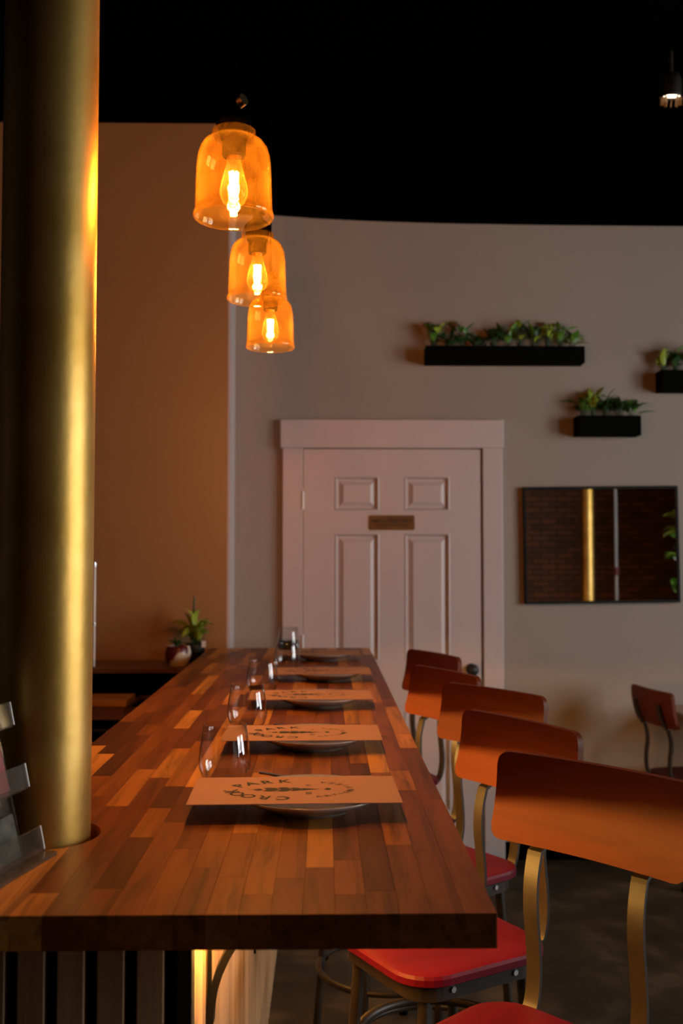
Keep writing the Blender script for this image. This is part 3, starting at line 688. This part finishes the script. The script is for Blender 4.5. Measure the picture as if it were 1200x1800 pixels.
bevel(MB().box(-0.62, 0.548, -0.17, 0.178, 1.012, 1.036).build('counter_top', M_darkwood, bc), 0.003)
o = bevel(MB().box(-0.15, 0.15, -0.10, 0.10, 0, 0.03).build('cutting_board', M_board, None, (-0.985, 4.345, 0.90)), 0.004); tag(o, 'pale wooden cutting board at the end of the work counter', 'cutting board')
tr = thing('serving_tray', 'black tray with pale rim on the work counter beside the bar', 'tray', (-0.735, 4.265, 0.90))
MB().box(-0.075, 0.075, -0.17, 0.17, 0, 0.004).build('tray_bottom', M_black, tr)
mb = MB()
for (a, b_, c, d_) in ((-0.08, -0.075, -0.175, 0.175), (0.075, 0.08, -0.175, 0.175), (-0.075, 0.075, -0.175, -0.17), (-0.075, 0.075, 0.17, 0.175)): mb.box(a, b_, c, d_, 0, 0.022)
mb.build('tray_rim', M_darkwood, tr)
o = thing('storage_bin', 'black open bin standing on the work counter by the column', 'bin', (-0.80, 3.58, 0.90))
MB().box(-0.12, 0.12, -0.12, 0.12, 0, 0.004).build('bin_bottom', M_blacksat, o)
mb = MB()
for (a, b_, c, d_) in ((-0.125, -0.12, -0.125, 0.125), (0.12, 0.125, -0.125, 0.125), (-0.12, 0.12, -0.125, -0.12), (-0.12, 0.12, 0.12, 0.125)): mb.box(a, b_, c, d_, 0, 0.035)
mb.build('bin_wall', M_black, o)
cb = thing('upright_dispenser', 'slim pale upright tube on the back counter beside the gold column', 'dispenser', (-1.256, 4.64, 1.036))
bevel(MB().box(-0.18, 0.13, -0.10, 0.12, 0, 0.47).build('housing', M_black, cb), 0.006)
MB().tube([(0.212, -0.10, 0.002), (0.212, -0.10, 0.20), (0.212, -0.10, 0.47)], 0.0065, 14).build('pale_tube', M_acryledge, cb)  # pale colour stands in for the bright reflection on chrome
for zz in (0.03, 0.25, 0.44): MB().box(0.12, 0.212, -0.104, -0.096, zz, zz + 0.008).build('mounting_arm', M_black, cb)
MB().cyl((0.212, -0.10, 0), 0.0088, 0.19, 0.20, 14).build('tube_collar', M_chrome, cb)
MB().cyl((0.212, -0.10, 0), 0.0088, 0.455, 0.472, 14).build('tube_cap', M_chrome, cb)

# leaves
def leaf_mesh(name, L, W, mat, bend=0.3, fold=0.18):
    n = 6; vs = []; fs = []
    for i in range(n + 1):
        u = i / n; wd = W / 2 * math.sin(PI * min(1, u ** 0.75)) if 0 < u < 1 else 0.0008
        x = L * (u - bend * 0.25 * u * u); z = L * bend * (u - 1.15 * u * u)
        vs += [(x, -wd, z + wd * fold * 2), (x, 0, z), (x, wd, z + wd * fold * 2)]
    for i in range(n):
        for k in range(2): a = i * 3 + k; fs.append((a, a + 1, a + 4, a + 3))
    mb = MB().add(vs, fs, True); me = mb.mesh(name); me.materials.append(mat); return me
LEAVES = {k: [leaf_mesh('leaf', 0.085, 0.04, m, 0.5), leaf_mesh('leaf', 0.065, 0.036, m, 0.9), leaf_mesh('leaf', 0.10, 0.032, m, 0.2)] for k, m in (('l', M_leaf_l), ('d', M_leaf_d), ('m', M_leaf_m))}
FERN = [leaf_mesh('leaf', 0.13, 0.034, M_leaf_l, 0.5), leaf_mesh('leaf', 0.11, 0.034, M_leaf_l, 0.7), leaf_mesh('leaf', 0.08, 0.045, M_leaf_l, 0.9)]
BIG = [leaf_mesh('leaf', 0.22, 0.11, M_leaf_m, 0.6), leaf_mesh('leaf', 0.18, 0.10, M_leaf_l, 0.9)]
def sprout(parent, x, y, z, n, rs, kinds, hgt, scale=1.0, meshes=None, ymax=99):
    """one plant: stems mesh with leaf children"""
    mb = MB(); spots = []
    for i in range(n):
        a = 2 * PI * (i + rs.random() * 0.7) / n; h = hgt * rs.uniform(0.35, 1.0); rr = rs.uniform(0.01, 0.03) * scale
        p = Vector((rr * math.cos(a), rr * math.sin(a) * 0.8, h))
        mb.tube([(0.006 * math.cos(a), 0.006 * math.sin(a), -0.004), (p.x * 0.5, p.y * 0.5, h * 0.6), p], 0.0018 * scale, 5); spots.append((p, a))
    pl_ = mb.build('plant', M_leaf_d, parent, (x, y, z))
    for (p, a) in spots:
        ms = meshes or LEAVES[rs.choice(kinds)]
        l = link('leaf', rs.choice(ms), pl_, p); s_ = scale * rs.uniform(0.75, 1.15); l.scale = (s_, s_, s_)
        l.rotation_euler = (rs.uniform(-0.4, 0.4), -rs.uniform(0.1, 1.25), a + rs.uniform(-0.4, 0.4))
    return pl_
def planter(label, px0, px1, py0, py1, plants, seed):
    d = FAR_Y - 0.10
    x0, x1 = X_at(px0, d), X_at(px1, d); z0, z1 = Z_at(py1, d), Z_at(py0, d); dep = 0.10
    P = thing('wall_planter', label, 'planter', ((x0 + x1) / 2, FAR_Y, z0), 0, 'black planters on the far wall')
    hw = (x1 - x0) / 2; h = z1 - z0; t = 0.006
    mb = MB().box(-hw, hw, -dep, -0.0005, 0, t).box(-hw, hw, -dep, -dep + t, t, h).box(-hw, hw, -t, -0.0005, t, h).box(-hw, -hw + t, -dep + t, -t, t, h).box(hw - t, hw, -dep + t, -t, t, h)
    mb.build('box', M_felt, P)
    MB().box(-hw + t, hw - t, -dep + t, -t, t, h * 0.85).build('soil', M_soil, P)
    rs = random.Random(seed)
    for (px, n, kinds, hgt) in plants:
        sprout(P, X_at(px, d) - (x0 + x1) / 2, -dep / 2, h * 0.85, n + 3, rs, kinds, hgt * d / F * 1.0, 1.0)
planter('long black wall planter with leafy plants above the door', 750, 1033, 604, 634, [(765, 8, 'mdl', 38), (790, 7, 'dm', 20), (815, 8, 'dm', 34), (845, 6, 'd', 14), (872, 8, 'dd', 26), (897, 8, 'dm', 26), (920, 9, 'ldl', 42), (945, 8, 'dml', 30), (970, 9, 'll', 46), (992, 8, 'lm', 40), (1015, 7, 'lm', 22)], 3)
planter('short black wall planter with lime green leaves above the mirror', 1020, 1132, 728, 763, [(1032, 9, 'dml', 32), (1050, 10, 'lll', 40), (1072, 8, 'dd', 30), (1097, 8, 'd', 26), (1120, 6, 'dm', 24)], 4)
planter('black wall planter cut off by the right edge of the picture', 1170, 1290, 646, 683, [(1178, 8, 'll', 34), (1200, 8, 'dm', 38), (1225, 8, 'dm', 32), (1260, 8, 'lm', 34)], 5)
# pots on the back counter
CZ = 1.036
p1 = thing('plant_pot', 'red and white patterned pot with a dark low plant on the back counter', 'plant pot', (-0.668, 4.57, CZ))
MB().lathe([(0.0, 0.0), (0.040, 0.0), (0.046, 0.006), (0.058, 0.04), (0.060, 0.06), (0.054, 0.085), (0.050, 0.092), (0.046, 0.092), (0.046, 0.082), (0.0, 0.080)], 36).build('pot', M_potred, p1)
rs = random.Random(9)
sprout(p1, -0.01, 0.0, 0.082, 14, rs, 'd', 0.02, 0.5)
p2 = thing('potted_fern', 'bright green fern in a black pot at the far left end of the bar', 'potted plant', (-0.61, 4.72, CZ))
MB().lathe([(0.0, 0.0), (0.036, 0.0), (0.045, 0.07), (0.048, 0.09), (0.044, 0.09), (0.042, 0.08), (0.0, 0.078)], 32).build('pot', M_potblack, p2)
sprout(p2, 0, 0, 0.08, 20, rs, 'l', 0.08, 1.15, FERN)
sprout(p2, 0.01, -0.01, 0.08, 12, rs, 'm', 0.06, 0.9, FERN)
MB().tube([(-0.012, -0.015, 0.06), (-0.004, -0.015, 0.31)], 0.0042, 8).build('plant_stake', M_leaf_d, p2, label='slim green stake')
MB().box(0.035, 0.055, -0.046, -0.044, 0.075, 0.105).build('plant_tag', M_acryledge, p2)

# ---------------------------------------------------------------- mirror
mx0, mx1, mz0, mz1 = X_at(920, D), X_at(1193, D), Z_at(1060, D), Z_at(855, D)
mr = thing('wall_mirror', 'rectangular wall mirror in a thin black frame reflecting brick', 'mirror', ((mx0 + mx1) / 2, FAR_Y, (mz0 + mz1) / 2)); mr.rotation_euler = (0, R(-0.6), 0)
hw, hh = (mx1 - mx0) / 2, (mz1 - mz0) / 2; fr = 0.012
MB().box(-hw + fr, hw - fr, -0.02, -0.004, -hh + fr, hh - fr).build('mirror_glass', M_mirror, mr)
MB().box(-hw, -hw + fr, -0.03, 0, -hh, hh).box(hw - fr, hw, -0.03, 0, -hh, hh).box(-hw + fr, hw - fr, -0.03, 0, hh - fr, hh).box(-hw + fr, hw - fr, -0.03, 0, -hh, -hh + fr).build('frame', M_blackmatt, mr)
# things that only the mirror shows
o = thing('standing_pipe', 'thin grey vertical pipe with a red valve reflected in the mirror', 'pipe', (3.45, -1.6, 0))
MB().cyl((0, 0, 0), 0.016, 0, CEIL - 0.002, 16).build('pipe', M_acryledge, o)
MB().cyl((0, 0, 0), 0.035, 1.30, 1.40, 16).build('valve', M_redcard, o)
pt = thing('tall_potted_plant', 'tall broad leaved plant reflected at the right edge of the mirror', 'potted plant', (3.17, 1.3, 0))
MB().lathe([(0.0, 0.0), (0.14, 0.0), (0.18, 0.4), (0.17, 0.41), (0.15, 0.38), (0.0, 0.36)], 28).build('pot', M_potblack, pt)
MB().tube([(0, 0, 0.36), (0.02, 0.01, 1.0), (0.0, 0.0, 1.75)], 0.014, 8).build('stem', M_darkwood, pt)
rs = random.Random(21)
for zz in (1.15, 1.4, 1.62, 1.74): sprout(pt, 0.0, 0, zz, 7, rs, 'm', 0.1, 1.0, BIG)

# ---------------------------------------------------------------- ceiling spotlight
sp_ = ony(1180, 172, 4.1)
sp = thing('ceiling_spotlight', 'small lit spotlight hanging from the black ceiling', 'spotlight', sp_)
head = Euler((R(-14), R(6), 0)).to_matrix()
hd = MB().lathe([(0.0, 0.10), (0.022, 0.10), (0.034, 0.07), (0.040, 0.01), (0.042, 0.0), (0.040, 0.0), (0.037, 0.012)], 30).build('housing', M_blacksat, sp); hd.rotation_euler = (R(8), R(4), 0)
MB().lathe([(0.0, 0.012), (0.037, 0.012)], 30).build('lens', M_spotlens, hd)
for k in range(10):
    a = 2 * PI * k / 10
    MB().box(0.030, 0.046, -0.0012, 0.0012, -0.028, 0.0).build('baffle_fin', M_bronze, hd).rotation_euler = (0, 0, a)
MB().tube([(0, 0, 0.098), (0, 0, CEIL - sp_.z - 0.001)], 0.008, 10).build('stem', M_blacksat, sp)
MB().strap([(-0.050, 0, 0.0), (-0.055, 0, 0.03), (-0.045, 0, 0.08), (0, 0, 0.105)], 0.014, 0.004).build('yoke', M_chrome, sp)

# ---------------------------------------------------------------- acrylic card rack
uu = Vector((-0.231, -0.973, 0)); nn_ = Vector((0.973, -0.231, 0))
rk = thing('card_rack', 'tiered clear acrylic card rack at the near left corner of the bar', 'card rack', (-0.409, 1.503, BZ), math.atan2(-0.231, 0.973), None)
# local axes: +x faces the customer side, -y runs from the far end towards the camera
WL = 0.215
MB().box(-0.105, 0.012, -WL, 0.004, 0, 0.006, 0.001).build('base_plate', M_acrylbase, rk)
for k in range(3):
    xo, zo = -0.0265 * k, 0.008 + 0.0905 * k
    tier = MB().add([], []).strap([(xo - 0.008, -WL / 2, zo), (xo - 0.0155, -WL / 2, zo + 0.034)], WL, 0.0028, (0, 1, 0)).build('front_lip', M_acryl, rk)
    MB().strap([(xo - 0.008, 0.0005, zo), (xo - 0.0155, 0.0005, zo + 0.034)], 0.0022, 0.0036, (0, 1, 0)).build('lit_edge', M_acryledge, tier)  # pale sliver paints the glint on the end of the lip
    MB().strap([(xo - 0.008, -WL + 0.0, zo), (xo - 0.0155, -WL + 0.0, zo + 0.034)], 0.0022, 0.0036, (0, 1, 0)).build('lit_edge', M_acryledge, tier)
    MB().box(xo - 0.034, xo - 0.0085, -WL, 0, zo - 0.0028, zo, 0).build('shelf', M_acryl, rk)
    MB().strap([(xo - 0.030, -WL / 2 - 0.006, zo), (xo - 0.054, -WL / 2 - 0.006, zo + 0.088)], WL - 0.05, 0.0026, (0, 1, 0)).build('back_plate', M_acryl, rk)
MB().strap([(-0.034, -0.030, 0.006), (-0.100, -0.030, 0.27)], 0.004, 0.02, (0, 1, 0)).build('side_rail', M_acryl, rk)
MB().strap([(-0.034, -WL + 0.03, 0.006), (-0.100, -WL + 0.03, 0.27)], 0.004, 0.02, (0, 1, 0)).build('side_rail', M_acryl, rk)
rm = Matrix.Translation(rk.location) @ Matrix.Rotation(rk.rotation_euler.z, 4, 'Z')
for (k, yc, wd, hh_, mt, lb) in ((1, -0.075, 0.09, 0.074, M_redcard, 'dark red card in the middle tier of the acrylic rack'), (2, -0.080, 0.09, 0.06, M_greycard, 'grey card in the top tier of the acrylic rack'), (0, -0.085, 0.09, 0.06, M_darkcard, 'dark photo card in the bottom tier of the acrylic rack')):
    xo, zo = -0.0265 * k, 0.008 + 0.0905 * k
    me = MB().strap([(0, 0, 0), (-0.27 * hh_, 0, hh_)], wd, 0.0015, (0, 1, 0))
    o = me.build('rack_card', mt); o.matrix_world = rm @ Matrix.Translation((xo - 0.021, yc, zo + 0.0005)); tag(o, lb, 'card', 'cards in the acrylic rack')
